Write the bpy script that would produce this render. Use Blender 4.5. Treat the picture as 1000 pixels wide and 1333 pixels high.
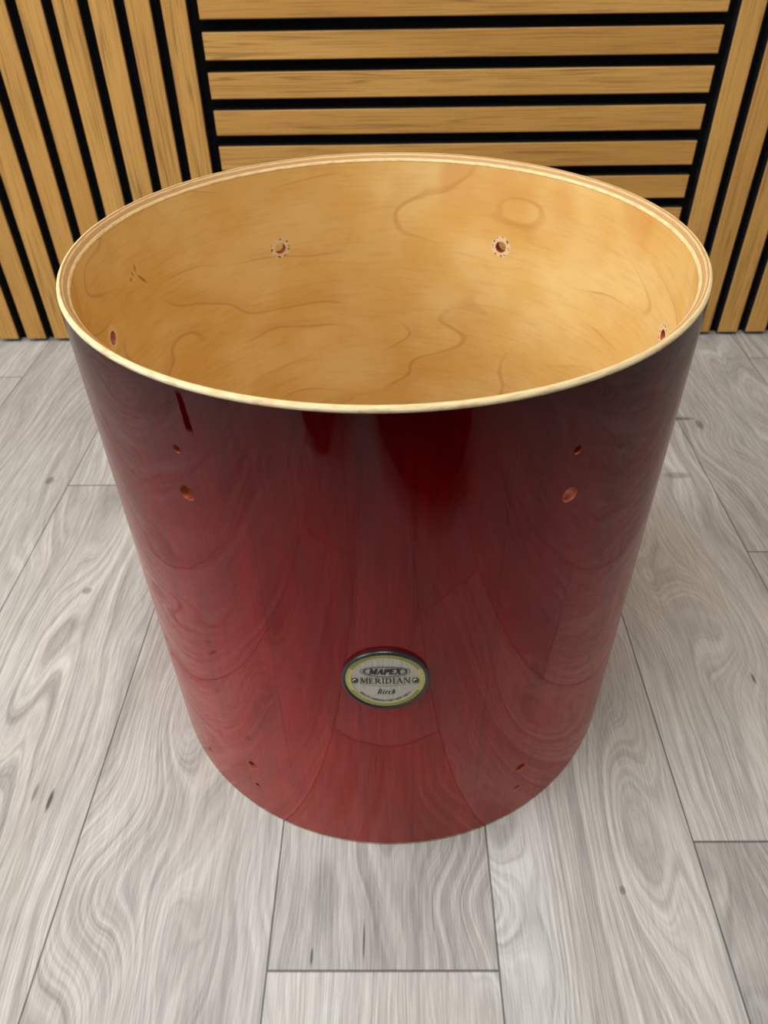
import bpy, bmesh, math, random
from math import sin, cos, pi, radians, sqrt, atan2, floor as mfloor
from mathutils import Vector, Matrix

for o in list(bpy.data.objects):
    bpy.data.objects.remove(o)
scene = bpy.context.scene
COL = scene.collection
random.seed(7)

# ------------------------------------------------------------------ camera
CAM = Vector((0.0, -0.48129, 0.58540))
FW = Vector((0.00040431, 0.76799141, -0.64046001))
RT = Vector((0.99984972, -0.01141031, -0.0130512))
UP = RT.cross(FW)
cd = bpy.data.cameras.new('camera')
cam = bpy.data.objects.new('camera', cd)
COL.objects.link(cam)
M = Matrix.Identity(4)
for i in range(3):
    M[i][0], M[i][1], M[i][2], M[i][3] = RT[i], UP[i], -FW[i], CAM[i]
cam.matrix_world = M
cd.sensor_fit = 'VERTICAL'
cd.sensor_height = 24.0
cd.sensor_width = 24.0
cd.lens = 966.818 / 1333 * 24.0
cd.shift_x = -6.050 / 1333
cd.shift_y = -12.505 / 1333
cd.clip_start = 0.01
cd.clip_end = 50
cd.dof.use_dof = True
cd.dof.focus_distance = 0.47
cd.dof.aperture_fstop = 8.0
scene.camera = cam

# ------------------------------------------------------------------ light and exposure
scene.view_settings.view_transform = 'Standard'
scene.view_settings.look = 'None'
scene.view_settings.gamma = 1.0
scene.view_settings.use_curve_mapping = False
scene.view_settings.exposure = -0.10

world = bpy.data.worlds.new('world')
scene.world = world
world.use_nodes = True
bgn = world.node_tree.nodes['Background']
bgn.inputs[0].default_value = (0.86, 0.93, 1.0, 1)
bgn.inputs[1].default_value = 1.0


def area_light(name, loc, target, sx, sy, power, color):
    ld = bpy.data.lights.new(name, 'AREA')
    ld.shape = 'RECTANGLE'
    ld.size, ld.size_y = sx, sy
    ld.energy = power
    ld.color = color
    lo = bpy.data.objects.new(name, ld)
    COL.objects.link(lo)
    lo.location = loc
    lo.rotation_euler = (Vector(target) - Vector(loc)).to_track_quat('-Z', 'Y').to_euler()
    return lo


# daylight entering through the window in the left wall, and an added soft fill below the ceiling
area_light('window_daylight', (-1.96, -0.55, 1.55), (0.0, -0.55, 1.2), 1.7, 1.25, 40, (0.97, 0.985, 1.0))
area_light('ceiling_fill_light', (-0.15, -0.55, 2.42), (-0.15, -0.55, 0), 1.1, 0.7, 28, (1.0, 0.985, 0.965))


# ------------------------------------------------------------------ helpers
def linear(c):
    return tuple(((v / 255) / 12.92 if v / 255 <= 0.04045 else ((v / 255 + 0.055) / 1.055) ** 2.4) for v in c) + (1.0,)


class Tree:
    """small shorthand for building node materials"""
    def __init__(self, name):
        self.m = bpy.data.materials.new(name)
        self.m.use_nodes = True
        self.t = self.m.node_tree
        self.b = self.t.nodes['Principled BSDF']

    def n(self, kind):
        return self.t.nodes.new(kind)

    def put(self, sock, v):
        if isinstance(v, bpy.types.NodeSocket):
            self.t.links.new(v, sock)
        elif v is not None:
            sock.default_value = v

    def math(self, op, a, b=None, c=None, clamp=False):
        n = self.n('ShaderNodeMath')
        n.operation = op
        n.use_clamp = clamp
        self.put(n.inputs[0], a)
        if b is not None: self.put(n.inputs[1], b)
        if c is not None: self.put(n.inputs[2], c)
        return n.outputs[0]

    def add(self, a, b): return self.math('ADD', a, b)
    def sub(self, a, b): return self.math('SUBTRACT', a, b)
    def mul(self, a, b): return self.math('MULTIPLY', a, b)

    def uv(self, name):
        n = self.n('ShaderNodeUVMap')
        n.uv_map = name
        s = self.n('ShaderNodeSeparateXYZ')
        self.t.links.new(n.outputs[0], s.inputs[0])
        return s.outputs[0], s.outputs[1]

    def xyz(self, x, y, z=0.0):
        n = self.n('ShaderNodeCombineXYZ')
        self.put(n.inputs[0], x); self.put(n.inputs[1], y); self.put(n.inputs[2], z)
        return n.outputs[0]

    def noise(self, vec, scale, detail=2.0, rough=0.5, dist=0.0):
        n = self.n('ShaderNodeTexNoise')
        self.put(n.inputs['Vector'], vec)
        n.inputs['Scale'].default_value = scale
        n.inputs['Detail'].default_value = detail
        n.inputs['Roughness'].default_value = rough
        n.inputs['Distortion'].default_value = dist
        return n.outputs[0]

    def ramp(self, v, lo, hi, a=0.0, b=1.0, smooth=True):
        n = self.n('ShaderNodeMapRange')
        n.interpolation_type = 'SMOOTHSTEP' if smooth else 'LINEAR'
        self.put(n.inputs[0], v)
        n.inputs[1].default_value = lo; n.inputs[2].default_value = hi
        n.inputs[3].default_value = a; n.inputs[4].default_value = b
        return n.outputs[0]

    def colors(self, v, stops):
        n = self.n('ShaderNodeValToRGB')
        self.put(n.inputs[0], v)
        e = n.color_ramp.elements
        while len(e) < len(stops): e.new(0.5)
        for k, (p, c) in enumerate(stops):
            e[k].position = p
            e[k].color = c
        return n.outputs[0]

    def mix(self, f, a, b, mode='MIX'):
        n = self.n('ShaderNodeMix')
        n.data_type = 'RGBA'
        n.blend_type = mode
        n.clamp_factor = True
        self.put(n.inputs[0], f); self.put(n.inputs[6], a); self.put(n.inputs[7], b)
        return n.outputs[2]

    def attr(self, name):
        n = self.n('ShaderNodeAttribute')
        n.attribute_name = name
        return n.outputs['Fac'], n.outputs['Color'], n.outputs['Vector']

    def bump(self, h, strength, dist):
        n = self.n('ShaderNodeBump')
        n.inputs['Strength'].default_value = strength
        n.inputs['Distance'].default_value = dist
        self.put(n.inputs['Height'], h)
        return n.outputs[0]

    def blob(self, x, y, cx, cy, sx, sy):
        """gaussian spot"""
        dx = self.mul(self.sub(x, cx), 1 / sx)
        dy = self.mul(self.sub(y, cy), 1 / sy)
        r2 = self.add(self.mul(dx, dx), self.mul(dy, dy))
        return self.math('EXPONENT', self.mul(r2, -1.0))


def plain(name, col, rough=0.5, metal=0.0, spec=0.5, coat=0.0):
    T = Tree(name)
    T.b.inputs['Base Color'].default_value = col
    T.b.inputs['Roughness'].default_value = rough
    T.b.inputs['Metallic'].default_value = metal
    T.b.inputs['Specular IOR Level'].default_value = spec
    T.b.inputs['Coat Weight'].default_value = coat
    return T.m


def obj(name, me_or_bm, mats=None, parent=None, smooth=False):
    if isinstance(me_or_bm, bmesh.types.BMesh):
        me = bpy.data.meshes.new(name)
        me_or_bm.to_mesh(me)
        me_or_bm.free()
    else:
        me = me_or_bm
    o = bpy.data.objects.new(name, me)
    COL.objects.link(o)
    if mats:
        for m in (mats if isinstance(mats, (list, tuple)) else [mats]):
            me.materials.append(m)
    if smooth:
        for p in me.polygons: p.use_smooth = True
    if parent: o.parent = parent
    return o


def empty(name, loc=(0, 0, 0), rz=0.0):
    o = bpy.data.objects.new(name, None)
    COL.objects.link(o)
    o.location = loc
    o.rotation_euler = (0, 0, rz)
    o.empty_display_size = 0.05
    return o


def tag(o, label, cat, group=None):
    o['label'] = label
    o['category'] = cat
    if group: o['group'] = group
    return o


def struct(o, label):
    o['kind'] = 'structure'
    o['label'] = label
    return o


def add_box(bm, x0, x1, y0, y1, z0, z1, mat=0):
    v = [bm.verts.new((x, y, z)) for x in (x0, x1) for y in (y0, y1) for z in (z0, z1)]
    fs = [(0, 1, 3, 2), (4, 6, 7, 5), (0, 4, 5, 1), (2, 3, 7, 6), (0, 2, 6, 4), (1, 5, 7, 3)]
    out = []
    for f in fs:
        ff = bm.faces.new([v[i] for i in f])
        ff.material_index = mat
        out.append(ff)
    return out


# ------------------------------------------------------------------ materials
PHI = radians(-0.854)      # direction of the floor boards
PW = 0.16309               # board width
F0 = -0.41282              # seam 0
cph, sph = cos(PHI), sin(PHI)


def floor_material():
    T = Tree('grey_oak_vinyl')
    X, Y = T.uv('board')       # x across the board 0..PW, y along, metres
    E, S = T.uv('shift')       # per board random numbers
    wx, wy = T.uv('place')     # board direction coordinates of the room
    Ys = T.add(Y, T.mul(S, 7.3))
    Xs = T.add(X, T.mul(E, 3.1))
    # warped across-the-board coordinate: every grain line follows its contours
    f1 = T.noise(T.xyz(T.mul(Xs, 1.0), T.mul(Ys, 0.20), E), 9.0, 1.5, 0.45, 0.2)
    f2 = T.noise(T.xyz(T.mul(Xs, 1.0), T.mul(Ys, 0.33), S), 30.0, 1.0, 0.5)
    G = T.add(T.mul(X, 0.85), T.add(T.mul(f1, 0.165), T.mul(f2, 0.015)))
    for (kx, ky, sx, sy, a) in KNOTS:
        G = T.add(G, T.mul(T.blob(wx, wy, kx, ky, sx, sy), a * 0.0065))
    bold = T.noise(T.xyz(G, T.mul(Ys, 0.010), E), 150.0, 2.0, 0.55)
    fine = T.noise(T.xyz(G, T.mul(Ys, 0.016), S), 430.0, 2.0, 0.6)
    fine2 = T.noise(T.xyz(Xs, T.mul(Ys, 0.05), S), 620.0, 2.0, 0.6)
    patch = T.noise(T.xyz(Xs, T.mul(Ys, 0.35), S), 14.0, 3.0, 0.55)
    fig = T.ramp(T.noise(T.xyz(Xs, T.mul(Ys, 0.4), E), 8.0, 1.0, 0.5), 0.35, 0.62)
    v = T.add(0.55, T.mul(T.sub(T.ramp(bold, 0.34, 0.66), 0.5), T.add(T.mul(fig, 0.22), 0.05)))
    v = T.add(v, T.mul(T.sub(T.ramp(fine, 0.36, 0.64, 0, 1, False), 0.5), 0.24))
    v = T.add(v, T.mul(T.sub(T.ramp(fine2, 0.36, 0.64, 0, 1, False), 0.5), 0.20))
    v = T.add(v, T.mul(T.sub(patch, 0.5), 0.42))
    tone = T.attr('tone')[0]
    v = T.add(v, tone)
    c = T.colors(v, [(0.0, linear((78, 76, 72))), (0.28, linear((124, 122, 117))), (0.52, linear((162, 161, 156))),
                     (0.72, linear((189, 189, 184))), (1.0, linear((220, 221, 217)))])
    warm = T.ramp(T.noise(T.xyz(Xs, T.mul(Ys, 0.3), E), 11.0, 1.0, 0.5), 0.35, 0.68)
    c = T.mix(T.mul(warm, 0.30), c, linear((218, 202, 184)), 'MULTIPLY')
    c = T.mix(0.16, c, linear((255, 255, 255)), 'SCREEN')
    # knots and dark checks
    for (kx, ky, sx, sy, a) in SPOTS:
        q = T.add(T.blob(wx, wy, kx, ky, sx, sy), T.mul(T.sub(fine, 0.5), 0.25))
        c = T.mix(T.mul(T.ramp(q, 0.25, 0.85), a), c, linear((72, 68, 66)))
    # joints between boards
    bx = T.math('MINIMUM', X, T.sub(PW, X))
    ey = T.attr('endgap')[0]
    j1 = T.ramp(bx, 0.0003, 0.0011, 1.0, 0.0)
    j2 = T.ramp(ey, 0.0004, 0.0014, 1.0, 0.0)
    j = T.math('MAXIMUM', j1, j2)
    c = T.mix(T.mul(j, 0.70), c, linear((46, 44, 43)))
    T.put(T.b.inputs['Base Color'], c)
    T.b.inputs['Roughness'].default_value = 0.42
    T.put(T.b.inputs['Roughness'], T.ramp(fine, 0.3, 0.7, 0.40, 0.52))
    T.b.inputs['Specular IOR Level'].default_value = 0.35
    h = T.sub(T.mul(fine, 0.35), j)
    T.put(T.b.inputs['Normal'], T.bump(h, 0.35, 0.0006))
    return T.m


# knot swirls: u (across), v (along), spread u, spread v, strength
KNOTS = [(0.255, 0.10, 0.045, 0.07, 9.0), (0.345, 0.03, 0.03, 0.09, -7.0), (-0.355, -0.02, 0.035, 0.14, 8.0),
         (-0.19, -0.07, 0.03, 0.07, 6.0), (-0.22, -0.235, 0.035, 0.06, 7.5), (-0.33, 0.40, 0.05, 0.05, 6.0),
         (0.19, -0.20, 0.03, 0.10, 6.0), (0.44, 0.33, 0.04, 0.05, 6.0), (0.06, -0.245, 0.03, 0.03, 4.0)]
SPOTS = [(-0.44, 0.27, 0.006, 0.010, 0.55), (-0.355, 0.395, 0.020, 0.006, 0.45), (-0.345, 0.41, 0.007, 0.012, 0.5),
         (-0.405, 0.41, 0.008, 0.007, 0.45), (-0.285, -0.165, 0.0022, 0.012, 0.9), (-0.30, -0.158, 0.002, 0.010, 0.5),
         (-0.33, 0.075, 0.006, 0.006, 0.5), (0.345, -0.045, 0.0014, 0.008, 0.9),
         (0.405, 0.40, 0.028, 0.005, 0.6), (0.43, 0.385, 0.006, 0.014, 0.6), (0.365, 0.27, 0.020, 0.008, 0.4),
         (-0.155, -0.055, 0.003, 0.006, 0.7), (0.175, -0.238, 0.0028, 0.004, 0.55), (-0.16, -0.05, 0.02, 0.02, 0.2),
         (0.180, -0.045, 0.0025, 0.006, 0.5), (-0.056, -0.283, 0.0012, 0.007, 0.8), (-0.019, -0.272, 0.001, 0.016, 0.8),
         (-0.05, -0.24, 0.013, 0.035, 0.22)]


def slat_material():
    T = Tree('oak_veneer')
    X, Y = T.uv('grain')
    f = T.noise(T.xyz(X, T.mul(Y, 0.022)), 60.0, 2.0, 0.5, 0.15)
    g = T.noise(T.xyz(X, T.mul(Y, 0.010)), 800.0, 3.0, 0.65)
    v = T.math('SINE', T.mul(f, 75.0))
    v = T.math('POWER', T.ramp(v, -1, 1, 0, 1, False), 5.0)
    tn = T.noise(T.xyz(X, T.mul(Y, 0.12)), 9.0, 2.0, 0.5)
    c = T.mix(T.ramp(tn, 0.35, 0.65), linear((196, 146, 74)), linear((212, 163, 88)))
    c = T.mix(T.mul(T.ramp(g, 0.50, 0.66), 0.62), c, linear((140, 98, 48)))
    gate = T.ramp(T.noise(T.xyz(X, T.mul(Y, 0.12)), 30.0, 1.0), 0.42, 0.62)
    c = T.mix(T.mul(T.mul(v, gate), 0.55), c, linear((112, 78, 42)))
    T.put(T.b.inputs['Base Color'], c)
    T.b.inputs['Roughness'].default_value = 0.55
    T.b.inputs['Specular IOR Level'].default_value = 0.3
    T.put(T.b.inputs['Normal'], T.bump(g, 0.25, 0.0004))
    return T.m


R, RIN, H = 0.2032, 0.1960, 0.4078
LUGS = [-121.9, -61.9, -1.6, 58.2, 118.1, 178.0]


def lacquer_material():
    T = Tree('cherry_red_fade_lacquer')
    s, z = T.uv('wrap')        # arc length and height in metres
    wob = T.noise(T.xyz(T.mul(s, 1.0), T.mul(z, 0.4)), 12.0, 2.0, 0.5)
    zz = T.add(z, T.mul(T.sub(wob, 0.5), 0.05))
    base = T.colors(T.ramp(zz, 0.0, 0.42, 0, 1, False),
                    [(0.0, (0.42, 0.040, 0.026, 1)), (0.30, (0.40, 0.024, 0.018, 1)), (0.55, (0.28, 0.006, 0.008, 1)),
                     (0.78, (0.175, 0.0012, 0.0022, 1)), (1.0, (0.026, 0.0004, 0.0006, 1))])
    grain = T.noise(T.xyz(s, T.mul(z, 0.03)), 520.0, 3.0, 0.6)
    flame = T.noise(T.xyz(s, T.mul(z, 0.25)), 30.0, 3.0, 0.55, 0.6)
    lines = T.math('SINE', T.mul(T.noise(T.xyz(s, T.mul(z, 0.12)), 9.0, 1.0), 130.0))
    k = T.add(0.78, T.add(T.mul(T.sub(grain, 0.5), 0.55), T.mul(T.sub(flame, 0.5), 0.75)))
    k = T.add(k, T.mul(lines, 0.03))
    # small darker figure marks in the veneer
    marks = T.ramp(T.noise(T.xyz(s, T.mul(z, 0.55)), 75.0, 2.0, 0.5), 0.68, 0.80)
    k = T.sub(k, T.mul(marks, 0.45))
    # burnished rim round the lug holes
    for L in LUGS[:2]:
        cs = radians(L + 90) * R
        for hz, hr in ((0.3367, 0.0050), (0.3656, 0.0026)):
            dx = T.sub(s, cs); dz = T.sub(z, hz)
            r = T.math('SQRT', T.add(T.mul(dx, dx), T.mul(dz, dz)))
            k = T.sub(k, T.mul(T.ramp(r, hr + 0.0001, hr + 0.0010, 1, 0), 0.45))
    # faint vertical veneer joints
    for sj in (-0.0205, 0.0135, -0.075, 0.062, 0.11):
        d = T.math('ABSOLUTE', T.sub(T.add(s, T.mul(T.sub(wob, 0.5), 0.004)), sj))
        k = T.sub(k, T.mul(T.ramp(d, 0.0002, 0.0009, 1, 0), 0.16))
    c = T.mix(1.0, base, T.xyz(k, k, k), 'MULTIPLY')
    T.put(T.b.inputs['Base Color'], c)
    T.b.inputs['Roughness'].default_value = 0.5
    T.b.inputs['Specular IOR Level'].default_value = 0.0
    # a short dark red streak below the rim, without gloss
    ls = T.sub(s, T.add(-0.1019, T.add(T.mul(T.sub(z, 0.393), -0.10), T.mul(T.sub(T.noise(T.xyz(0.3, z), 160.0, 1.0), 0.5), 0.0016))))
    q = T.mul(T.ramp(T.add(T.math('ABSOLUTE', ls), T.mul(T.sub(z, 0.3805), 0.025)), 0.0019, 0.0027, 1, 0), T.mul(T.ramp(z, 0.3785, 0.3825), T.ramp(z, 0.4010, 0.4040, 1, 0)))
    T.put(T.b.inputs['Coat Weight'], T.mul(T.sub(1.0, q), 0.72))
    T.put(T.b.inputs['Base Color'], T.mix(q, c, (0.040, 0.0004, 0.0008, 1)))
    T.b.inputs['Coat Roughness'].default_value = 0.035
    T.b.inputs['Coat IOR'].default_value = 1.43
    n = T.n('ShaderNodeBump')
    n.inputs['Strength'].default_value = 0.10
    n.inputs['Distance'].default_value = 0.002
    T.put(n.inputs['Height'], T.noise(T.xyz(s, z), 28.0, 1.0, 0.5))
    T.put(T.b.inputs['Coat Normal'], n.outputs[0])
    return T.m


def veneer_material():
    T = Tree('birch_veneer')
    s, z = T.uv('wrap')
    f = T.noise(T.xyz(T.mul(s, 0.42), z), 6.5, 2.5, 0.42, 0.15)
    F = T.mul(f, 84.0)
    w = T.math('SINE', F)
    line = T.ramp(w, 0.955, 1.0)
    shade = T.ramp(T.math('SINE', T.add(F, 0.9)), 0.0, 1.0)
    gate = T.ramp(T.noise(T.xyz(s, z), 12.0, 1.0), 0.38, 0.62)
    soft = T.noise(T.xyz(T.mul(s, 0.8), z), 16.0, 3.0, 0.55)
    fine = T.noise(T.xyz(T.mul(s, 0.12), z), 260.0, 3.0, 0.6)
    c = T.mix(T.ramp(soft, 0.3, 0.7), linear((243, 197, 112)), linear((253, 219, 146)))
    c = T.mix(T.mul(T.mul(shade, gate), 0.12), c, linear((206, 146, 76)))
    c = T.mix(T.mul(T.mul(line, gate), 0.34), c, linear((186, 116, 50)))
    c = T.mix(T.mul(T.ramp(fine, 0.45, 0.75), 0.14), c, linear((170, 115, 60)))
    # orange lacquer stain near the top edge
    st = T.mul(T.ramp(z, 0.33, 0.402), T.ramp(T.noise(T.xyz(s, T.mul(z, 0.5)), 13.0, 2.0), 0.47, 0.65))
    c = T.mix(T.mul(st, 0.50), c, linear((226, 156, 76)))
    # raw wood washers marks and dents round the lug holes
    dn = T.noise(T.xyz(s, z), 420.0, 1.0, 0.5)
    ring = None
    dents = None
    for L in LUGS:
        cs = seam_s(L, RIN)
        dx = T.sub(s, cs); dz = T.sub(z, 0.337)
        r = T.math('SQRT', T.add(T.mul(dx, dx), T.mul(dz, dz)))
        q = T.ramp(r, 0.0085, 0.0100, 1, 0)
        ring = q if ring is None else T.math('MAXIMUM', ring, q)
        if L > -10 and L < 150:
            p = T.mul(T.ramp(r, 0.0066, 0.0074), T.ramp(r, 0.0086, 0.0094, 1, 0))
            dents = p if dents is None else T.math('MAXIMUM', dents, p)
    c = T.mix(T.mul(ring, 0.85), c, linear((255, 226, 180)))
    c = T.mix(T.mul(T.mul(dents, T.ramp(dn, 0.55, 0.60)), 0.85), c, linear((84, 52, 22)))
    # gouge marks on the left
    g = None
    for (a, zc, du, dv, sl) in ((160.6, 0.3560, 0.0017, 0.0062, -0.9), (162.3, 0.3665, 0.0012, 0.004, 0.1), (164.6, 0.361, 0.0014, 0.002, 0.3), (163.6, 0.364, 0.001, 0.003, -0.4)):
        cs = seam_s(a, RIN)
        ds = T.sub(s, cs); dz = T.sub(z, zc)
        ds2 = T.add(ds, T.mul(dz, sl))
        q = T.math('EXPONENT', T.mul(T.add(T.math('POWER', T.mul(ds2, 1 / du), 2.0), T.math('POWER', T.mul(dz, 1 / dv), 2.0)), -1.0))
        g = q if g is None else T.math('MAXIMUM', g, q)
    c = T.mix(T.mul(T.ramp(g, 0.3, 0.9), 0.6), c, linear((66, 44, 22)))
    T.put(T.b.inputs['Base Color'], c)
    T.b.inputs['Roughness'].default_value = 0.42
    T.b.inputs['Specular IOR Level'].default_value = 0.3
    return T.m


def seam_s(deg, r, cut=-90.0):
    """arc length from the cut line to an angle"""
    return ((deg - cut) % 360.0) * pi / 180 * r


def edge_material():
    T = Tree('raw_birch_ply_edge')
    s, q = T.uv('wrap')       # q is the radius in metres
    qq = T.add(q, T.mul(T.sub(T.noise(T.xyz(s, T.mul(q, 0.0)), 45.0, 2.0), 0.5), 0.0006))
    t = T.ramp(qq, 0.1960, 0.2032, 0, 1, False)
    cr = linear((255, 230, 172)); tan = linear((206, 158, 96)); br = linear((176, 128, 84)); pk = linear((206, 166, 120))
    c = T.colors(t, [(0.0, cr), (0.16, cr), (0.20, tan), (0.26, pk), (0.42, pk), (0.46, cr), (0.56, tan), (0.62, br), (0.68, cr), (0.80, cr), (1.0, linear((255, 242, 204)))])
    g = T.noise(T.xyz(T.mul(s, 0.25), T.mul(q, 3.0)), 420.0, 3.0, 0.6)
    c = T.mix(T.mul(T.ramp(g, 0.45, 0.65), 0.40), c, linear((190, 140, 84)))
    st = T.mul(T.ramp(T.noise(T.xyz(s, q), 38.0, 2.0), 0.60, 0.72), T.ramp(t, 0.45, 0.9))
    c = T.mix(T.mul(st, 0.35), c, linear((196, 96, 78)))
    T.put(T.b.inputs['Base Color'], c)
    T.b.inputs['Roughness'].default_value = 0.6
    T.b.inputs['Specular IOR Level'].default_value = 0.25
    return T.m


def hole_material():
    T = Tree('red_stained_raw_wood')
    tc = T.n('ShaderNodeTexCoord').outputs['Object']
    n = T.noise(tc, 160.0, 1.0, 0.5)
    c = T.mix(T.ramp(n, 0.35, 0.65), linear((150, 66, 46)), linear((196, 104, 80)))
    T.put(T.b.inputs['Base Color'], c)
    T.b.inputs['Roughness'].default_value = 0.55
    return T.m


M_felt = plain('black_felt', (0.006, 0.006, 0.0065, 1), 0.95, spec=0.1)
M_mdf = plain('black_slat_side', (0.018, 0.018, 0.019, 1), 0.6, spec=0.3)
M_wall = plain('white_wall_paint', linear((222, 220, 215)), 0.8)
M_ceil = plain('ceiling_paint', linear((236, 235, 232)), 0.85)
M_trim = plain('white_gloss_trim', linear((235, 234, 230)), 0.4)
M_floor = floor_material()
M_slat = slat_material()

# ------------------------------------------------------------------ the room
# wall plane: rotated by PSI about z, at distance YW
PSI = radians(-0.892)
YW = 0.6481
BACK = 0.0255              # felt is this far behind the slat faces
XL0, XR0, YF0, ZC = -2.0, 2.3, -3.0, 2.45


def seam(k): return F0 + k * PW


def build_floor():
    bm = bmesh.new()
    ub = bm.loops.layers.uv.new('board')
    us = bm.loops.layers.uv.new('shift')
    up = bm.loops.layers.uv.new('place')
    lt = bm.verts.layers.float.new('tone')
    le = bm.verts.layers.float.new('endgap')
    L = 1.22
    ends = {-2: 0.5333, -1: 0.69, 0: 0.2593, 1: 0.70, 2: -0.29182, 3: 0.78, 4: -0.20119, 5: 0.12855, 6: 0.5706, 7: 0.1}
    tones = {(0, 0): 0.10, (0, 1): 0.03, (1, 0): -0.04, (2, 0): -0.06, (2, -1): 0.10, (3, 0): 0.02, (4, 0): 0.08, (4, -1): -0.08,
             (5, 0): -0.02, (5, -1): -0.02, (-1, 0): 0.02, (-2, 0): 0.08, (-2, 1): 0.00, (6, 0): -0.05, (6, 1): 0.05}
    rnd = random.Random(21)
    for k in range(-10, 17):
        e = ends.get(k, rnd.uniform(0, L))
        n0 = int(math.floor((-3.3 - e) / L))
        for j in range(n0, 4):
            v0 = e + j * L
            v1 = v0 + L
            if v0 > 0.85: break
            tone = tones.get((k, j), rnd.uniform(-0.09, 0.09))
            r1, r2 = rnd.uniform(0, 9), rnd.uniform(0, 9)
            u0, u1 = seam(k), seam(k + 1)
            cuts = [v0, v0 + 0.01, (v0 + v1) / 2, v1 - 0.01, v1]
            rows = []
            for v in cuts:
                row = []
                for u in (u0, u1):
                    vv = bm.verts.new((u * cph - v * sph, u * sph + v * cph, 0))
                    vv[lt] = tone
                    vv[le] = min(v - v0, v1 - v)
                    row.append((vv, u, v))
                rows.append(row)
            for a, b in zip(rows, rows[1:]):
                q = [a[0], a[1], b[1], b[0]]
                f = bm.faces.new([x[0] for x in q])
                for lp, x in zip(f.loops, q):
                    lp[ub].uv = (x[1] - u0, x[2] - v0)
                    lp[us].uv = (r1, r2)
                    lp[up].uv = (x[1], x[2])
    # thin slab below
    add_box(bm, -2.2, 2.5, -3.2, 0.9, -0.05, -0.002)
    return obj('floor', bm, M_floor)


struct(build_floor(), 'pale grey wood-effect vinyl plank floor')

wallrot = Matrix.Rotation(PSI, 4, 'Z')


def wall_obj(o):
    o.matrix_world = Matrix.Translation((0, YW, 0)) @ wallrot
    # origin on the slat face plane, local x along the wall, local y into the wall
    return o


bm = bmesh.new()
add_box(bm, -2.1, 2.5, BACK + 0.004, BACK + 0.12, 0, ZC)
struct(wall_obj(obj('wall_back', bm, M_wall)), 'wall behind the slatted wooden panels')

bm = bmesh.new()      # left wall with a window opening
wy0, wy1, wz0, wz1 = -1.4, 0.3, 0.92, 2.18
for (a, b, c, d) in ((YF0, wy0, 0, ZC), (wy1, 0.9, 0, ZC), (wy0, wy1, 0, wz0), (wy0, wy1, wz1, ZC)):
    add_box(bm, XL0 - 0.12, XL0, a, b, c, d)
struct(obj('wall_left', bm, M_wall), 'white painted wall with the window')
bm = bmesh.new()
add_box(bm, XR0, XR0 + 0.12, YF0, 0.9, 0, ZC)
struct(obj('wall_right', bm, M_wall), 'white painted wall on the right')
bm = bmesh.new()
add_box(bm, XL0 - 0.12, XR0 + 0.12, YF0 - 0.12, YF0, 0, ZC)
struct(obj('wall_front', bm, M_wall), 'white painted wall behind the camera')
bm = bmesh.new()
add_box(bm, XL0 - 0.12, XR0 + 0.12, YF0 - 0.12, 0.9, ZC, ZC + 0.1)
struct(obj('ceiling', bm, M_ceil), 'white ceiling')
bm = bmesh.new()
fx0, fx1 = XL0 - 0.09, XL0 - 0.045
for (a, b, c, d) in ((wy0, wy0 + 0.05, wz0, wz1), (wy1 - 0.05, wy1, wz0, wz1), (-0.575, -0.525, wz0, wz1), (wy0, wy1, wz0, wz0 + 0.05), (wy0, wy1, wz1 - 0.05, wz1)):
    add_box(bm, fx0, fx1, a, b, c, d)
struct(obj('window_1', bm, M_trim), 'white framed window in the left wall')
bm = bmesh.new()
add_box(bm, XL0, XL0 + 0.016, YF0, 0.6, 0.0, 0.11)
struct(obj('baseboard_left', bm, M_trim), 'white skirting board along the left wall')
bm = bmesh.new()
add_box(bm, XR0 - 0.016, XR0, YF0, 0.55, 0.0, 0.11)
struct(obj('baseboard_right', bm, M_trim), 'white skirting board along the right wall')

# ------------------------------------------------------------------ slatted wall panels
P, W = 0.0460, 0.03179
XL, XH0, XH1, XR, ZB = -0.24661, -0.23165, 0.44374, 0.45912, 0.45369
ZTOP = 2.38
DEP = 0.0175


def slat(bm, layer, x0, x1, z0, z1, along):
    """one slat: veneered face, black sides, small bevel"""
    b = 0.0011
    pts = [(x0, x1, z0, z1, DEP), (x0, x1, z0, z1, b), (x0 + b, x1 - b, z0 + b, z1 - b, 0.0)]
    rings = []
    for (a, c, d, e, y) in pts:
        rings.append([bm.verts.new((a, y, d)), bm.verts.new((c, y, d)), bm.verts.new((c, y, e)), bm.verts.new((a, y, e))])
    ox, oy = random.uniform(0, 30), random.uniform(0, 30)
    faces = []
    for i, (r0, r1) in enumerate(zip(rings, rings[1:])):
        for k in range(4):
            f = bm.faces.new([r0[k], r0[(k + 1) % 4], r1[(k + 1) % 4], r1[k]])
            f.material_index = 1 if i == 0 else 0
            faces.append(f)
    f = bm.faces.new(rings[2]); f.material_index = 0; faces.append(f)
    f = bm.faces.new(rings[0][::-1]); f.material_index = 1; faces.append(f)
    for f in faces:
        for lp in f.loops:
            x, y, z = lp.vert.co
            lp[layer].uv = (x + ox, z + oy) if along == 'z' else (z + ox, x + oy)


def panel(name, x0, x1, z0, z1, slats, along, label):
    root = empty(name)
    wall_obj(root)
    root['label'] = label
    root['category'] = 'wall panel'
    root['kind'] = 'thing'
    root['group'] = 'slatted acoustic wall panels'
    bm = bmesh.new()
    add_box(bm, x0, x1, DEP + 0.0004, BACK, z0, z1)
    obj('felt_backing', bm, M_felt, root)
    bm = bmesh.new()
    ly = bm.loops.layers.uv.new('grain')
    for (a, b, c, d) in slats:
        slat(bm, ly, a, b, c, d, along)
    bmesh.ops.recalc_face_normals(bm, faces=bm.faces)
    obj('slats', bm, [M_slat, M_mdf], root)
    return root


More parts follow.
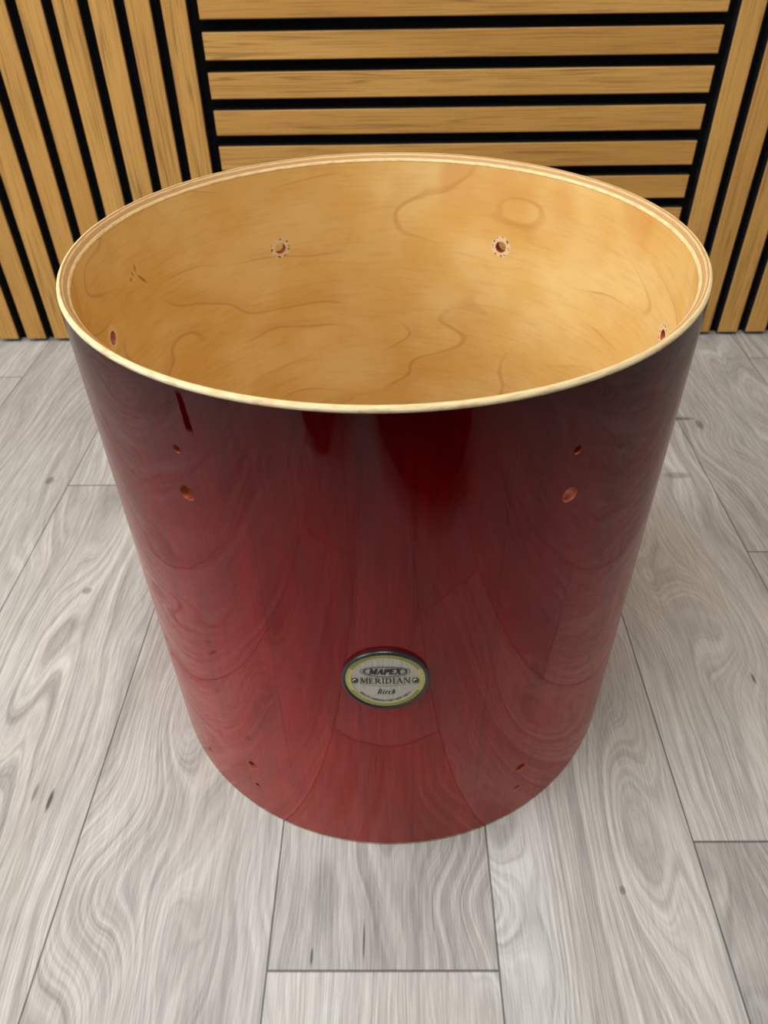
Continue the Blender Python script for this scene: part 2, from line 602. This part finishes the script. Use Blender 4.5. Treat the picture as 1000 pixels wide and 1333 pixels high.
nl = 36
panel('slatted_wall_panel', XL - nl * P, XL + 0.0075, 0.0, ZTOP,
      [(XL - k * P - W, XL - k * P, 0.006, ZTOP) for k in range(nl)], 'z',
      'oak slatted wall panel with upright slats, left of the drum')
panel('slatted_wall_panel', XL + 0.0076, XR - 0.0076, 0.0, ZTOP,
      [(XH0, XH1, ZB + j * P, ZB + j * P + W) for j in range(-9, 41)], 'x',
      'oak slatted wall panel with horizontal slats, behind the drum')
panel('slatted_wall_panel', XR - 0.0075, XR + 36 * P, 0.0, ZTOP,
      [(XR + k * P, XR + k * P + W, 0.006, ZTOP) for k in range(36)], 'z',
      'oak slatted wall panel with upright slats, right of the drum')

# ------------------------------------------------------------------ the drum shell
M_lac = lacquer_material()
M_ven = veneer_material()
M_edge = edge_material()
M_hole = hole_material()
NSEG = 288
RM = 0.2026               # outer finish begins here
HT = H - 0.0030           # top of the red finish


def lathe(profile, cut):
    """closed ring from a profile of (r, z); first vertex column at the cut angle"""
    bm = bmesh.new()
    cols = []
    for i in range(NSEG):
        a = radians(cut) + 2 * pi * i / NSEG
        cols.append([bm.verts.new((r * cos(a), r * sin(a), z)) for r, z in profile])
    n = len(profile)
    for i in range(NSEG):
        c0, c1 = cols[i], cols[(i + 1) % NSEG]
        for k in range(n):
            f = bm.faces.new([c0[k], c1[k], c1[(k + 1) % n], c0[(k + 1) % n]])
            f.smooth = True
    bmesh.ops.recalc_face_normals(bm, faces=bm.faces)
    return bm


def cutter(items):
    """items: (angle, z, radius, r_from, r_to)"""
    bm = bmesh.new()
    for (ang, z, rad, r0, r1) in items:
        a = radians(ang)
        d = Vector((cos(a), sin(a), 0)); t = Vector((-sin(a), cos(a), 0)); u = Vector((0, 0, 1))
        rings = []
        N = 28
        for r in (r0, r1):
            rings.append([bm.verts.new(d * r + (t * cos(2 * pi * k / N) + u * sin(2 * pi * k / N)) * rad + u * z) for k in range(N)])
        for k in range(N):
            bm.faces.new([rings[0][k], rings[0][(k + 1) % N], rings[1][(k + 1) % N], rings[1][k]])
        bm.faces.new(rings[0][::-1]); bm.faces.new(rings[1])
    bmesh.ops.recalc_face_normals(bm, faces=bm.faces)
    return bm


def carve(o, items):
    """drill the holes and keep only the carved mesh"""
    c = obj('drill', cutter(items), M_hole)
    m = o.modifiers.new('b', 'BOOLEAN')
    m.operation = 'DIFFERENCE'; m.solver = 'EXACT'; m.object = c
    m.material_mode = 'TRANSFER'
    bpy.context.view_layer.update()
    dg = bpy.context.evaluated_depsgraph_get()
    me = bpy.data.meshes.new_from_object(o.evaluated_get(dg))
    old = o.data
    o.modifiers.clear()
    o.data = me
    bpy.data.meshes.remove(old)
    bpy.data.objects.remove(c)


def finish(o, cut, kind):
    """exact radial normals on the curved walls and the wrap coordinates"""
    me = o.data
    uv = me.uv_layers.new(name='wrap')
    hole_i = [i for i, m in enumerate(me.materials) if m and m.name.startswith('red_stained')]
    norms = [None] * len(me.loops)
    for p in me.polygons:
        cen = p.center
        ca = (math.degrees(atan2(cen.y, cen.x)) - cut) % 360
        is_hole = p.material_index in hole_i
        p.use_smooth = not is_hole
        rad = Vector((cen.x, cen.y, 0)).normalized()
        side = p.normal.dot(rad)
        for li in p.loop_indices:
            v = me.vertices[me.loops[li].vertex_index].co
            va = (math.degrees(atan2(v.y, v.x)) - cut) % 360
            if va - ca > 180: va -= 360
            if ca - va > 180: va += 360
            rr = R if kind == 'outer' else RIN
            s = radians(va) * rr
            if kind == 'outer': s = s - radians(180) * R       # zero at the front
            q = sqrt(v.x * v.x + v.y * v.y)
            uv.data[li].uv = (s, q if kind == 'edge' else v.z)
            if is_hole or kind == 'edge' or abs(side) < 0.9:
                norms[li] = Vector((0, 0, 0))
            else:
                n = Vector((v.x, v.y, 0)).normalized()
                norms[li] = n if side > 0 else -n
    if kind != 'edge':
        me.normals_split_custom_set([tuple(n) for n in norms])


drum = empty('drum_shell', (0, 0, 0))
tag(drum, 'empty glossy cherry red drum shell standing open-topped on the grey plank floor', 'drum')

zs = [0.003 + (HT - 0.003) * k / 14 for k in range(15)]
prof = [(R, z) for z in zs] + [(RM, HT), (RM, 0.003)]
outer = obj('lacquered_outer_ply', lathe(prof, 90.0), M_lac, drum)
holes_o, holes_i = [], []
for L in LUGS:
    holes_o += [(L, 0.3367, 0.0050, 0.19, 0.22), (L, 0.3656, 0.0026, 0.1985, 0.22),
                (L + 0.3, 0.0690, 0.0046, 0.19, 0.22), (L + 0.3, 0.0402, 0.0026, 0.1985, 0.22)]
for (a, z, rr) in ((-148.2, 0.1395, 0.0034), (-147.4, 0.1235, 0.0034), (-138.7, 0.0302, 0.0024), (-27.4, 0.119, 0.0040), (-31.0, 0.042, 0.0024), (92.0, 0.12, 0.0040)):
    holes_o.append((a, z, rr, 0.1985, 0.22))
carve(outer, holes_o)
finish(outer, 90.0, 'outer')

HI = H - 0.0062
prof = [(RM, 0.004 + (HT - 0.004) * k / 14) for k in range(15)] + [(RIN, HI)] + [(RIN, 0.006 + (HI - 0.006) * k / 14) for k in range(13, -1, -1)]
# the wall of the shell, below the bearing edge
prof = [(RM, 0.004 + (HI - 0.004) * k / 14) for k in range(15)] + [(RIN, 0.006 + (HI - 0.006) * k / 14) for k in range(14, -1, -1)]
inner = obj('inner_birch_ply', lathe(prof, -90.0), M_ven, drum)
carve(inner, holes_o)
finish(inner, -90.0, 'inner')

ep = [(RM, HI + 0.00005), (RM, HT), (R - 0.0001, HT + 0.0001), (R - 0.00045, H - 0.0014), (R - 0.0012, H - 0.0004), (R - 0.0021, H), (R - 0.0030, H - 0.0003),
      (R - 0.0037, H - 0.0012), (RIN + 0.0006, HI + 0.0018), (RIN, HI + 0.0008), (RIN, HI + 0.00005)]
edge = obj('bearing_edge', lathe(ep, 90.0), M_edge, drum)
finish(edge, 90.0, 'edge')
ep = [(RM, 0.0039), (RM, 0.0029), (R - 0.0006, 0.0012), (R - 0.0021, 0.0), (R - 0.0030, 0.0003), (RIN, 0.0058)]
edge2 = obj('bearing_edge', lathe(ep, 90.0), M_edge, drum)
finish(edge2, 90.0, 'edge')

# ------------------------------------------------------------------ badge
BA, BZ = radians(-91.05), 0.2142


def wrap(s, t, d):
    """badge coordinates (right, up, out) in metres -> drum surface"""
    a = BA + s / R
    return Vector(((R + d) * cos(a), (R + d) * sin(a), BZ + t))


def lathe_badge(profile, n=96):
    """profile of (radius, depth), wrapped round the shell; closed at both ends"""
    bm = bmesh.new()
    rings = []
    for (r, d) in profile:
        if r < 1e-6:
            rings.append([bm.verts.new(wrap(0, 0, d))])
        else:
            rings.append([bm.verts.new(wrap(r * cos(2 * pi * k / n), r * BASP * sin(2 * pi * k / n), d)) for k in range(n)])
    for a, b in zip(rings, rings[1:]):
        for k in range(n):
            k2 = (k + 1) % n
            if len(a) == 1: bm.faces.new([a[0], b[k], b[k2]])
            elif len(b) == 1: bm.faces.new([a[k], b[0], a[k2]])
            else: bm.faces.new([a[k], b[k], b[k2], a[k2]])
    bmesh.ops.recalc_face_normals(bm, faces=bm.faces)
    return bm


BASP = 1.045
M_rubber = plain('black_badge_rim', (0.016, 0.016, 0.018, 1), 0.32)
M_ink = plain('black_print', (0.012, 0.011, 0.011, 1), 0.5)
M_olive = plain('olive_print', linear((122, 118, 52)), 0.45, 0.3)
M_screw = plain('tarnished_steel', linear((120, 112, 100)), 0.28, 1.0)
T = Tree('brushed_silver_plate')
tc = T.n('ShaderNodeTexCoord').outputs['Object']
sx = T.n('ShaderNodeSeparateXYZ'); T.t.links.new(tc, sx.inputs[0])
bn = T.noise(T.xyz(sx.outputs[0], T.mul(sx.outputs[2], 0.03), 0.0), 1800.0, 2.0, 0.6)
T.put(T.b.inputs['Base Color'], T.mix(T.ramp(bn, 0.3, 0.7), linear((176, 174, 164)), linear((204, 202, 192))))
T.b.inputs['Metallic'].default_value = 0.35
T.b.inputs['Roughness'].default_value = 0.42
M_plate = T.m
M_gold = plain('pale_gold_print', linear((200, 196, 128)), 0.42, 0.3)

badge = obj('badge', lathe_badge([(0.0263, -0.0003), (0.0267, 0.0006), (0.0266, 0.0022), (0.0260, 0.0030), (0.0251, 0.0032), (0.0245, 0.0028), (0.0243, 0.0016), (0.0, 0.0016)]), M_rubber, drum, True)
badge['label'] = 'round silver and gold maker badge in a black rim'
obj('face_plate', lathe_badge([(0.0242, 0.0012), (0.0242, 0.00185), (0.0, 0.00185)]), M_plate, badge)
obj('gold_band', lathe_badge([(0.0242, 0.0016), (0.0242, 0.0020), (0.0206, 0.0020), (0.0206, 0.0016)]), M_gold, badge)
bm = bmesh.new()
for k in range(132):
    a = 2 * pi * k / 132
    if abs(cos(a)) > 0.90: continue
    e = Vector((cos(a), sin(a) * BASP)); tn = Vector((-sin(a), cos(a))) * 0.00023
    q = [e * 0.0213 - tn, e * 0.0236 - tn, e * 0.0236 + tn, e * 0.0213 + tn]
    top = [bm.verts.new(wrap(p.x, p.y, 0.00208)) for p in q]
    bm.faces.new(top)
    ext = bmesh.ops.extrude_face_region(bm, geom=[bm.faces[-1]] if False else bm.faces[:][-1:])
    for v in [g for g in ext['geom'] if isinstance(g, bmesh.types.BMVert)]:
        v.co += Vector((0, 0.0001, 0))
o = obj('tick_marks', bm, M_olive, badge)
o['kind'] = 'stuff'


def ribbon(bm, pts, w, d=0.00215, th=0.00008):
    """flat printed stroke of width w through badge points"""
    n = len(pts)
    L_, R_ = [], []
    for i in range(n):
        a = Vector(pts[max(i - 1, 0)]); b = Vector(pts[min(i + 1, n - 1)])
        t = (b - a)
        if t.length < 1e-9: t = Vector((1, 0))
        t.normalize()
        nn = Vector((-t.y, t.x)) * (w[i] if isinstance(w, list) else w) / 2
        p = Vector(pts[i])
        L_.append([bm.verts.new(wrap(p.x + nn.x, p.y + nn.y, dd)) for dd in (d, d - th)])
        R_.append([bm.verts.new(wrap(p.x - nn.x, p.y - nn.y, dd)) for dd in (d, d - th)])
    for i in range(n - 1):
        bm.faces.new([L_[i][0], L_[i + 1][0], R_[i + 1][0], R_[i][0]])
        bm.faces.new([L_[i][1], L_[i + 1][1], L_[i + 1][0], L_[i][0]])
        bm.faces.new([R_[i][0], R_[i + 1][0], R_[i + 1][1], R_[i][1]])


def arc(cx, cy, rx, ry, a0, a1, n=10):
    return [(cx + rx * cos(radians(a0 + (a1 - a0) * i / n)), cy + ry * sin(radians(a0 + (a1 - a0) * i / n))) for i in range(n + 1)]


# glyph strokes in a unit box: (points, 'k' thick | 'n' thin | 's' serif)
GL = {
    'M': (1.15, [([(0.16, 0), (0.16, 1)], 'n'), ([(0.16, 1), (0.57, 0.05)], 'k'), ([(0.57, 0.05), (0.98, 1)], 'n'), ([(0.98, 1), (0.98, 0)], 'k'), ([(0, 0), (0.32, 0)], 's'), ([(0.80, 0), (1.15, 0)], 's'), ([(0, 1), (0.2, 1)], 's'), ([(0.95, 1), (1.15, 1)], 's')]),
    'A': (0.95, [([(0.12, 0), (0.48, 1)], 'n'), ([(0.46, 1), (0.83, 0)], 'k'), ([(0.22, 0.34), (0.70, 0.34)], 'n'), ([(0, 0), (0.28, 0)], 's'), ([(0.66, 0), (0.98, 0)], 's')]),
    'P': (0.78, [([(0.16, 0), (0.16, 1)], 'k'), ([(0.16, 0.95), (0.45, 0.95)] + arc(0.45, 0.70, 0.25, 0.25, 80, -80, 8) + [(0.45, 0.45), (0.16, 0.45)], 'n'), (arc(0.45, 0.70, 0.22, 0.22, 60, -60, 6), 'k'), ([(0, 0), (0.36, 0)], 's'), ([(0, 1), (0.2, 1)], 's')]),
    'E': (0.76, [([(0.16, 0), (0.16, 1)], 'k'), ([(0, 0.97), (0.66, 0.97)], 'n'), ([(0, 0.03), (0.70, 0.03)], 'n'), ([(0.16, 0.52), (0.54, 0.52)], 'n'), ([(0.66, 1.0), (0.66, 0.80)], 's'), ([(0.70, 0.0), (0.70, 0.22)], 's'), ([(0.54, 0.62), (0.54, 0.42)], 's')]),
    'X': (0.95, [([(0.12, 1), (0.82, 0)], 'k'), ([(0.80, 1), (0.14, 0)], 'n'), ([(0, 1), (0.32, 1)], 's'), ([(0.64, 1), (0.94, 1)], 's'), ([(0, 0), (0.30, 0)], 's'), ([(0.64, 0), (0.98, 0)], 's')]),
    'R': (0.88, [([(0.16, 0), (0.16, 1)], 'k'), ([(0.16, 0.95), (0.42, 0.95)] + arc(0.42, 0.72, 0.24, 0.23, 80, -80, 8) + [(0.42, 0.49), (0.16, 0.49)], 'n'), (arc(0.42, 0.72, 0.21, 0.2, 60, -60, 6), 'k'), ([(0.36, 0.49), (0.78, 0)], 'k'), ([(0, 0), (0.34, 0)], 's'), ([(0, 1), (0.2, 1)], 's'), ([(0.68, 0), (0.92, 0)], 's')]),
    'I': (0.40, [([(0.18, 0), (0.18, 1)], 'k'), ([(0, 0), (0.36, 0)], 's'), ([(0, 1), (0.36, 1)], 's')]),
    'D': (0.92, [([(0.16, 0), (0.16, 1)], 'k'), ([(0.0, 0.97), (0.40, 0.97)] + arc(0.40, 0.5, 0.42, 0.47, 82, -82, 12) + [(0.40, 0.03), (0.0, 0.03)], 'n'), (arc(0.40, 0.5, 0.39, 0.4, 60, -60, 8), 'k')]),
    'N': (1.0, [([(0.14, 0), (0.14, 1)], 'n'), ([(0.14, 1), (0.84, 0)], 'k'), ([(0.84, 0), (0.84, 1)], 'n'), ([(0, 0), (0.28, 0)], 's'), ([(0, 1), (0.2, 1)], 's'), ([(0.70, 1), (0.98, 1)], 's')]),
    'B': (0.74, [([(0.16, 0), (0.16, 1)], 'k'), ([(0.0, 0.97), (0.36, 0.97)] + arc(0.36, 0.75, 0.20, 0.22, 80, -80, 6) + [(0.36, 0.53), (0.16, 0.53)], 'n'), ([(0.36, 0.53)] + arc(0.36, 0.28, 0.26, 0.25, 80, -80, 6) + [(0.36, 0.03), (0.0, 0.03)], 'n'), (arc(0.36, 0.28, 0.24, 0.2, 50, -50, 6), 'k'), (arc(0.36, 0.75, 0.18, 0.17, 50, -50, 6), 'k')]),
    'i': (0.30, [([(0.12, 0), (0.12, 0.62)], 'k'), ([(0.12, 0.86), (0.12, 0.95)], 'k'), ([(0.0, 0.60), (0.14, 0.62)], 's'), ([(0.10, 0.0), (0.26, 0.04)], 's')]),
    'r': (0.42, [([(0.12, 0), (0.12, 0.62)], 'k'), (arc(0.30, 0.42, 0.18, 0.2, 170, 50, 6), 'n'), ([(0.38, 0.58), (0.42, 0.54)], 'k'), ([(0.0, 0.60), (0.14, 0.62)], 's')]),
    'c': (0.46, [(arc(0.26, 0.31, 0.20, 0.31, 50, 310, 12), 'n'), (arc(0.26, 0.31, 0.18, 0.27, 120, 240, 6), 'k')]),
    'h': (0.52, [([(0.12, 0), (0.12, 1)], 'k'), (arc(0.28, 0.42, 0.16, 0.2, 170, 10, 6) + [(0.44, 0.15), (0.42, 0)], 'k'), ([(0.0, 0.97), (0.14, 1)], 's')]),
    'U': (0.85, [([(0.14, 1), (0.14, 0.35)] + arc(0.42, 0.32, 0.28, 0.3, 180, 360, 8) + [(0.70, 1)], 'k')]),
    'Q': (0.95, [(arc(0.45, 0.5, 0.40, 0.48, 0, 360, 16), 'k'), ([(0.50, 0.15), (0.90, -0.12)], 'k')]),
    'O': (0.95, [(arc(0.45, 0.5, 0.40, 0.48, 0, 360, 16), 'k')]),
    'L': (0.72, [([(0.14, 1), (0.14, 0.04), (0.65, 0.04)], 'k')]),
    'T': (0.80, [([(0.38, 0), (0.38, 1)], 'k'), ([(0.0, 0.96), (0.76, 0.96)], 'k')]),
    'Y': (0.85, [([(0.40, 0), (0.40, 0.45), (0.05, 1)], 'k'), ([(0.40, 0.45), (0.78, 1)], 'k')]),
    'H': (0.90, [([(0.14, 0), (0.14, 1)], 'k'), ([(0.76, 0), (0.76, 1)], 'k'), ([(0.14, 0.5), (0.76, 0.5)], 'k')]),
    'C': (0.82, [(arc(0.45, 0.5, 0.38, 0.48, 45, 315, 12), 'k')]),
    'F': (0.68, [([(0.14, 0), (0.14, 0.96), (0.62, 0.96)], 'k'), ([(0.14, 0.5), (0.5, 0.5)], 'k')]),
    'W': (1.15, [([(0.0, 1), (0.28, 0), (0.56, 0.95), (0.84, 0), (1.12, 1)], 'k')]),
    'S': (0.66, [(arc(0.32, 0.73, 0.25, 0.24, 40, 250, 8) + arc(0.32, 0.26, 0.26, 0.25, 70, -140, 8), 'k')]),
    ' ': (0.45, []),
}


def lettering(name, text, cx, base, height, width, wk, wn, ws, shear=0.0, gap=0.12, scale1=1.0):
    bm = bmesh.new()
    tot = sum(GL[c][0] for c in text) + gap * (len(text) - 1)
    kx = width / tot
    x = cx - width / 2
    for ci, c in enumerate(text):
        adv, st = GL[c]
        for pts, kind in st:
            w = {'k': wk, 'n': wn, 's': ws}[kind]
            q = [(x + px * kx + shear * py * height, base + py * height) for px, py in pts]
            # subdivide straight strokes a little so they follow the wrap
            ribbon(bm, q, w)
        x += (adv + gap) * kx
    return obj(name, bm, M_ink, badge)


lettering('lettering', 'MAPEX', -0.0003, 0.0066, 0.0050, 0.0190, 0.00145, 0.0007, 0.00055, 0.22, 0.10)
lettering('lettering', 'MERIDIAN', 0.0, -0.0024, 0.0050, 0.0305, 0.00072, 0.00036, 0.0003, 0.0, 0.10)
lettering('lettering', 'Birch', 0.0, -0.0128, 0.0048, 0.0105, 0.00062, 0.00032, 0.00025, 0.30, 0.16)
# small lettering on an arc along the bottom
bm = bmesh.new()
small = 'QUALITY HANDCRAFTED WOOD SHELLS'
tot = sum(GL[c][0] for c in small) + 0.22 * (len(small) - 1)
span = 108.0
x = 0.0
for c in small:
    adv, st = GL[c]
    if c in 'QUALITYHNDCRFEWOS ':
        for pts, kind in st:
            q = []
            for px, py in pts:
                a = radians(-90 - span / 2 + span * (x + px) / tot)
                rr = 0.0194 - py * 0.00135
                q.append((rr * cos(a), rr * sin(a) * BASP))
            ribbon(bm, q, 0.00026 if kind != 's' else 0.00016)
    x += adv + 0.22
obj('lettering', bm, M_ink, badge)
# rings round the first word and the swash below the second
bm = bmesh.new()
ribbon(bm, arc(0, 0.0088, 0.0150, 0.0050, 0, 360, 64), 0.00028)
rg = arc(0, 0.0088, 0.0128, 0.0043, 0, 360, 64)
ribbon(bm, rg, [0.00022 + 0.00075 * abs(cos(2 * pi * i / 64)) ** 6 for i in range(65)])
obj('oval_emblem', bm, M_ink, badge)
bm = bmesh.new()
ribbon(bm, [(-0.0155 + 0.031 * i / 20, -0.0040 - 0.0009 * sin(pi * i / 20 * 1.4 - 0.6)) for i in range(21)], 0.00026)
obj('underline', bm, M_olive, badge)
for sgn in (-1, 1):
    bm = bmesh.new()
    n = 24
    rings = []
    cxs = 0.0183 * sgn
    for (r, d) in ((0.0021, 0.0017), (0.0021, 0.0024), (0.0017, 0.0031), (0.0009, 0.0035)):
        rings.append([bm.verts.new(wrap(cxs + r * cos(2 * pi * k / n), r * sin(2 * pi * k / n) - 0.0006, d)) for k in range(n)])
    for a, b in zip(rings, rings[1:]):
        for k in range(n):
            bm.faces.new([a[k], a[(k + 1) % n], b[(k + 1) % n], b[k]])
    bm.faces.new(rings[-1])
    bmesh.ops.recalc_face_normals(bm, faces=bm.faces)
    obj('screw', bm, M_screw, badge, True)

# ------------------------------------------------------------------ the kneeling photographer (seen only in the lacquer)
def skin(name, nodes, edges, mat, parent, sub=2, root=0):
    """nodes: (x, y, z, radius); a continuous surface grown round connected joints"""
    me = bpy.data.meshes.new(name)
    me.from_pydata([n[:3] for n in nodes], edges, [])
    o = obj(name, me, mat, parent)
    sm = o.modifiers.new('s', 'SKIN')
    sm.use_smooth_shade = True
    for i, n in enumerate(nodes):
        d = me.skin_vertices[0].data[i]
        d.radius = (n[3], n[4] if len(n) > 4 else n[3])
        d.use_root = (i == root)
    ss = o.modifiers.new('u', 'SUBSURF')
    ss.levels = ss.render_levels = sub
    return o


def build_person():
    cloth = plain('dark_jersey', (0.010, 0.010, 0.012, 1), 0.9, spec=0.15)
    jeans = plain('black_trousers', (0.008, 0.008, 0.010, 1), 0.85, spec=0.15)
    skinm = plain('skin', linear((206, 158, 132)), 0.5, spec=0.3)
    hairm = plain('dark_hair', (0.02, 0.014, 0.010, 1), 0.6)
    shoe = plain('black_shoe_leather', (0.012, 0.012, 0.012, 1), 0.4)
    sole = plain('shoe_sole', (0.03, 0.03, 0.03, 1), 0.8)
    eye = plain('eye', (0.6, 0.6, 0.6, 1), 0.2)
    root = empty('person', (0.0, -1.05, 0))
    tag(root, 'person in black clothes kneeling on one knee, mirrored dark in the lacquer', 'person')
    inv = Vector((0.0, 1.05, 0.0))

    def sh(ns): return [(n[0] + inv.x, n[1] + inv.y, n[2]) + tuple(n[3:]) for n in ns]

    # body: pelvis, spine, neck, head, arms, legs in one surface
    N = [(0, -1.10, 0.42, 0.135, 0.12), (0, -1.11, 0.56, 0.125, 0.105), (0, -1.09, 0.72, 0.15, 0.115), (0, -1.06, 0.86, 0.13, 0.09), (0, -1.03, 0.95, 0.055), (0, -1.00, 1.03, 0.065),
         (0, -0.985, 1.10, 0.085), (0, -0.99, 1.18, 0.080),
         (0.17, -1.06, 0.85, 0.065), (0.235, -1.02, 0.60, 0.045), (0.17, -0.83, 0.46, 0.032),
         (-0.17, -1.06, 0.85, 0.065), (-0.27, -1.03, 0.62, 0.045), (-0.25, -0.86, 0.60, 0.032),
         (0.10, -1.03, 0.38, 0.115), (0.18, -0.81, 0.24, 0.125), (0.205, -0.605, 0.112, 0.130, 0.114), (0.08, -0.665, 0.092, 0.090), (-0.02, -0.86, 0.060, 0.050),
         (-0.10, -1.08, 0.40, 0.105), (-0.19, -0.88, 0.47, 0.085), (-0.255, -0.73, 0.50, 0.066), (-0.26, -0.80, 0.32, 0.062), (-0.26, -0.875, 0.115, 0.042)]
    Eg = [(0, 1), (1, 2), (2, 3), (3, 4), (4, 5), (5, 6), (6, 7), (3, 8), (8, 9), (9, 10), (3, 11), (11, 12), (12, 13), (0, 14), (14, 15), (15, 16), (16, 17), (17, 18),
          (0, 19), (19, 20), (20, 21), (21, 22), (22, 23)]
    skin('body', sh(N), Eg, skinm, root)
    up_ = [(n[0], n[1], n[2]) + tuple(r * 1.10 + 0.004 for r in n[3:]) for n in N]
    idx = [1, 2, 3, 4, 8, 9, 10, 11, 12, 13]
    mp = {a: i for i, a in enumerate(idx)}
    q = [up_[i] for i in idx]
    q[3] = (0, -1.035, 0.93, 0.064)
    skin('jumper', sh(q), [(mp[a], mp[b]) for a, b in Eg if a in mp and b in mp], cloth, root)
    idx = [0, 14, 15, 16, 17, 18, 19, 20, 21, 22, 23]
    mp = {a: i for i, a in enumerate(idx)}
    q = [up_[i] for i in idx]
    skin('trousers', sh(q), [(mp[a], mp[b]) for a, b in Eg if a in mp and b in mp], jeans, root)
    # shoes
    s1 = skin('shoe', sh([(-0.26, -0.875, 0.085, 0.048), (-0.26, -0.88, 0.050, 0.048, 0.044), (-0.262, -0.79, 0.046, 0.055, 0.042), (-0.264, -0.71, 0.042, 0.064, 0.038), (-0.264, -0.675, 0.036, 0.052, 0.030)]), [(0, 1), (1, 2), (2, 3), (3, 4)], shoe, root)
    s2 = skin('shoe', sh([(-0.03, -0.87, 0.060, 0.048), (-0.06, -0.91, 0.062, 0.046), (-0.085, -0.945, 0.052, 0.044, 0.036), (-0.105, -0.975, 0.040, 0.038, 0.034)]), [(0, 1), (1, 2), (2, 3)], shoe, root)
    # hands: palm, four fingers and a thumb, resting on the thigh and on the knee
    def hand(wx, wy, wz, side, droop):
        n = [(wx, wy, wz, 0.024, 0.020), (wx, wy + 0.045, wz - 0.010, 0.034, 0.016), (wx, wy + 0.085, wz - 0.018, 0.036, 0.013)]
        e = [(0, 1), (1, 2)]
        for k, (dx, ln) in enumerate(((-0.030, 0.058), (-0.010, 0.068), (0.010, 0.064), (0.029, 0.050))):
            b = len(n)
            x0 = wx + dx
            n += [(x0, wy + 0.095, wz - 0.022, 0.0095), (x0 * 1.0 + dx * 0.10, wy + 0.095 + ln * 0.5, wz - 0.030 - droop * 0.3, 0.0085), (x0 + dx * 0.15, wy + 0.095 + ln * 0.82, wz - 0.045 - droop, 0.0075)]
            e += [(2, b), (b, b + 1), (b + 1, b + 2)]
        b = len(n)
        n += [(wx + side * 0.042, wy + 0.055, wz - 0.018, 0.0115), (wx + side * 0.060, wy + 0.085, wz - 0.030, 0.0095)]
        e += [(1, b), (b, b + 1)]
        skin('hand', sh(n), e, skinm, root)
    hand(0.165, -0.815, 0.452, -1, 0.02)
    hand(-0.25, -0.845, 0.597, 1, 0.02)
    # face and hair
    hd = Vector((0, -0.985 + 1.05, 1.12))
    def ell(bm, c, r, n=20, m=14, cutz=None):
        res = bmesh.ops.create_uvsphere(bm, u_segments=n, v_segments=m, radius=1.0)
        for v in res['verts']:
            v.co = Vector((c[0] + v.co.x * r[0], c[1] + v.co.y * r[1], c[2] + v.co.z * r[2]))
    bm = bmesh.new(); ell(bm, (hd.x, hd.y, hd.z), (0.076, 0.094, 0.112)); obj('head', bm, skinm, root, True)
    bm = bmesh.new(); ell(bm, (hd.x, hd.y - 0.012, hd.z + 0.028), (0.083, 0.094, 0.098))
    for v in bm.verts:
        if v.co.y > hd.y + 0.045 and v.co.z < hd.z + 0.06: v.co.y = hd.y + 0.045
    obj('hair', bm, hairm, root, True)
    bm = bmesh.new(); ell(bm, (hd.x, hd.y + 0.098, hd.z - 0.012), (0.013, 0.018, 0.022)); obj('nose', bm, skinm, root, True)
    for s in (-1, 1):
        bm = bmesh.new(); ell(bm, (hd.x + s * 0.030, hd.y + 0.083, hd.z + 0.012), (0.012, 0.008, 0.008)); obj('eye', bm, eye, root, True)
        bm = bmesh.new(); ell(bm, (hd.x + s * 0.080, hd.y, hd.z), (0.010, 0.018, 0.030)); obj('ear', bm, skinm, root, True)
    lipm = plain('lips', linear((176, 104, 96)), 0.5)
    bm = bmesh.new(); ell(bm, (hd.x, hd.y + 0.084, hd.z - 0.052), (0.022, 0.008, 0.007)); obj('mouth', bm, lipm, root, True)
    return root


build_person()
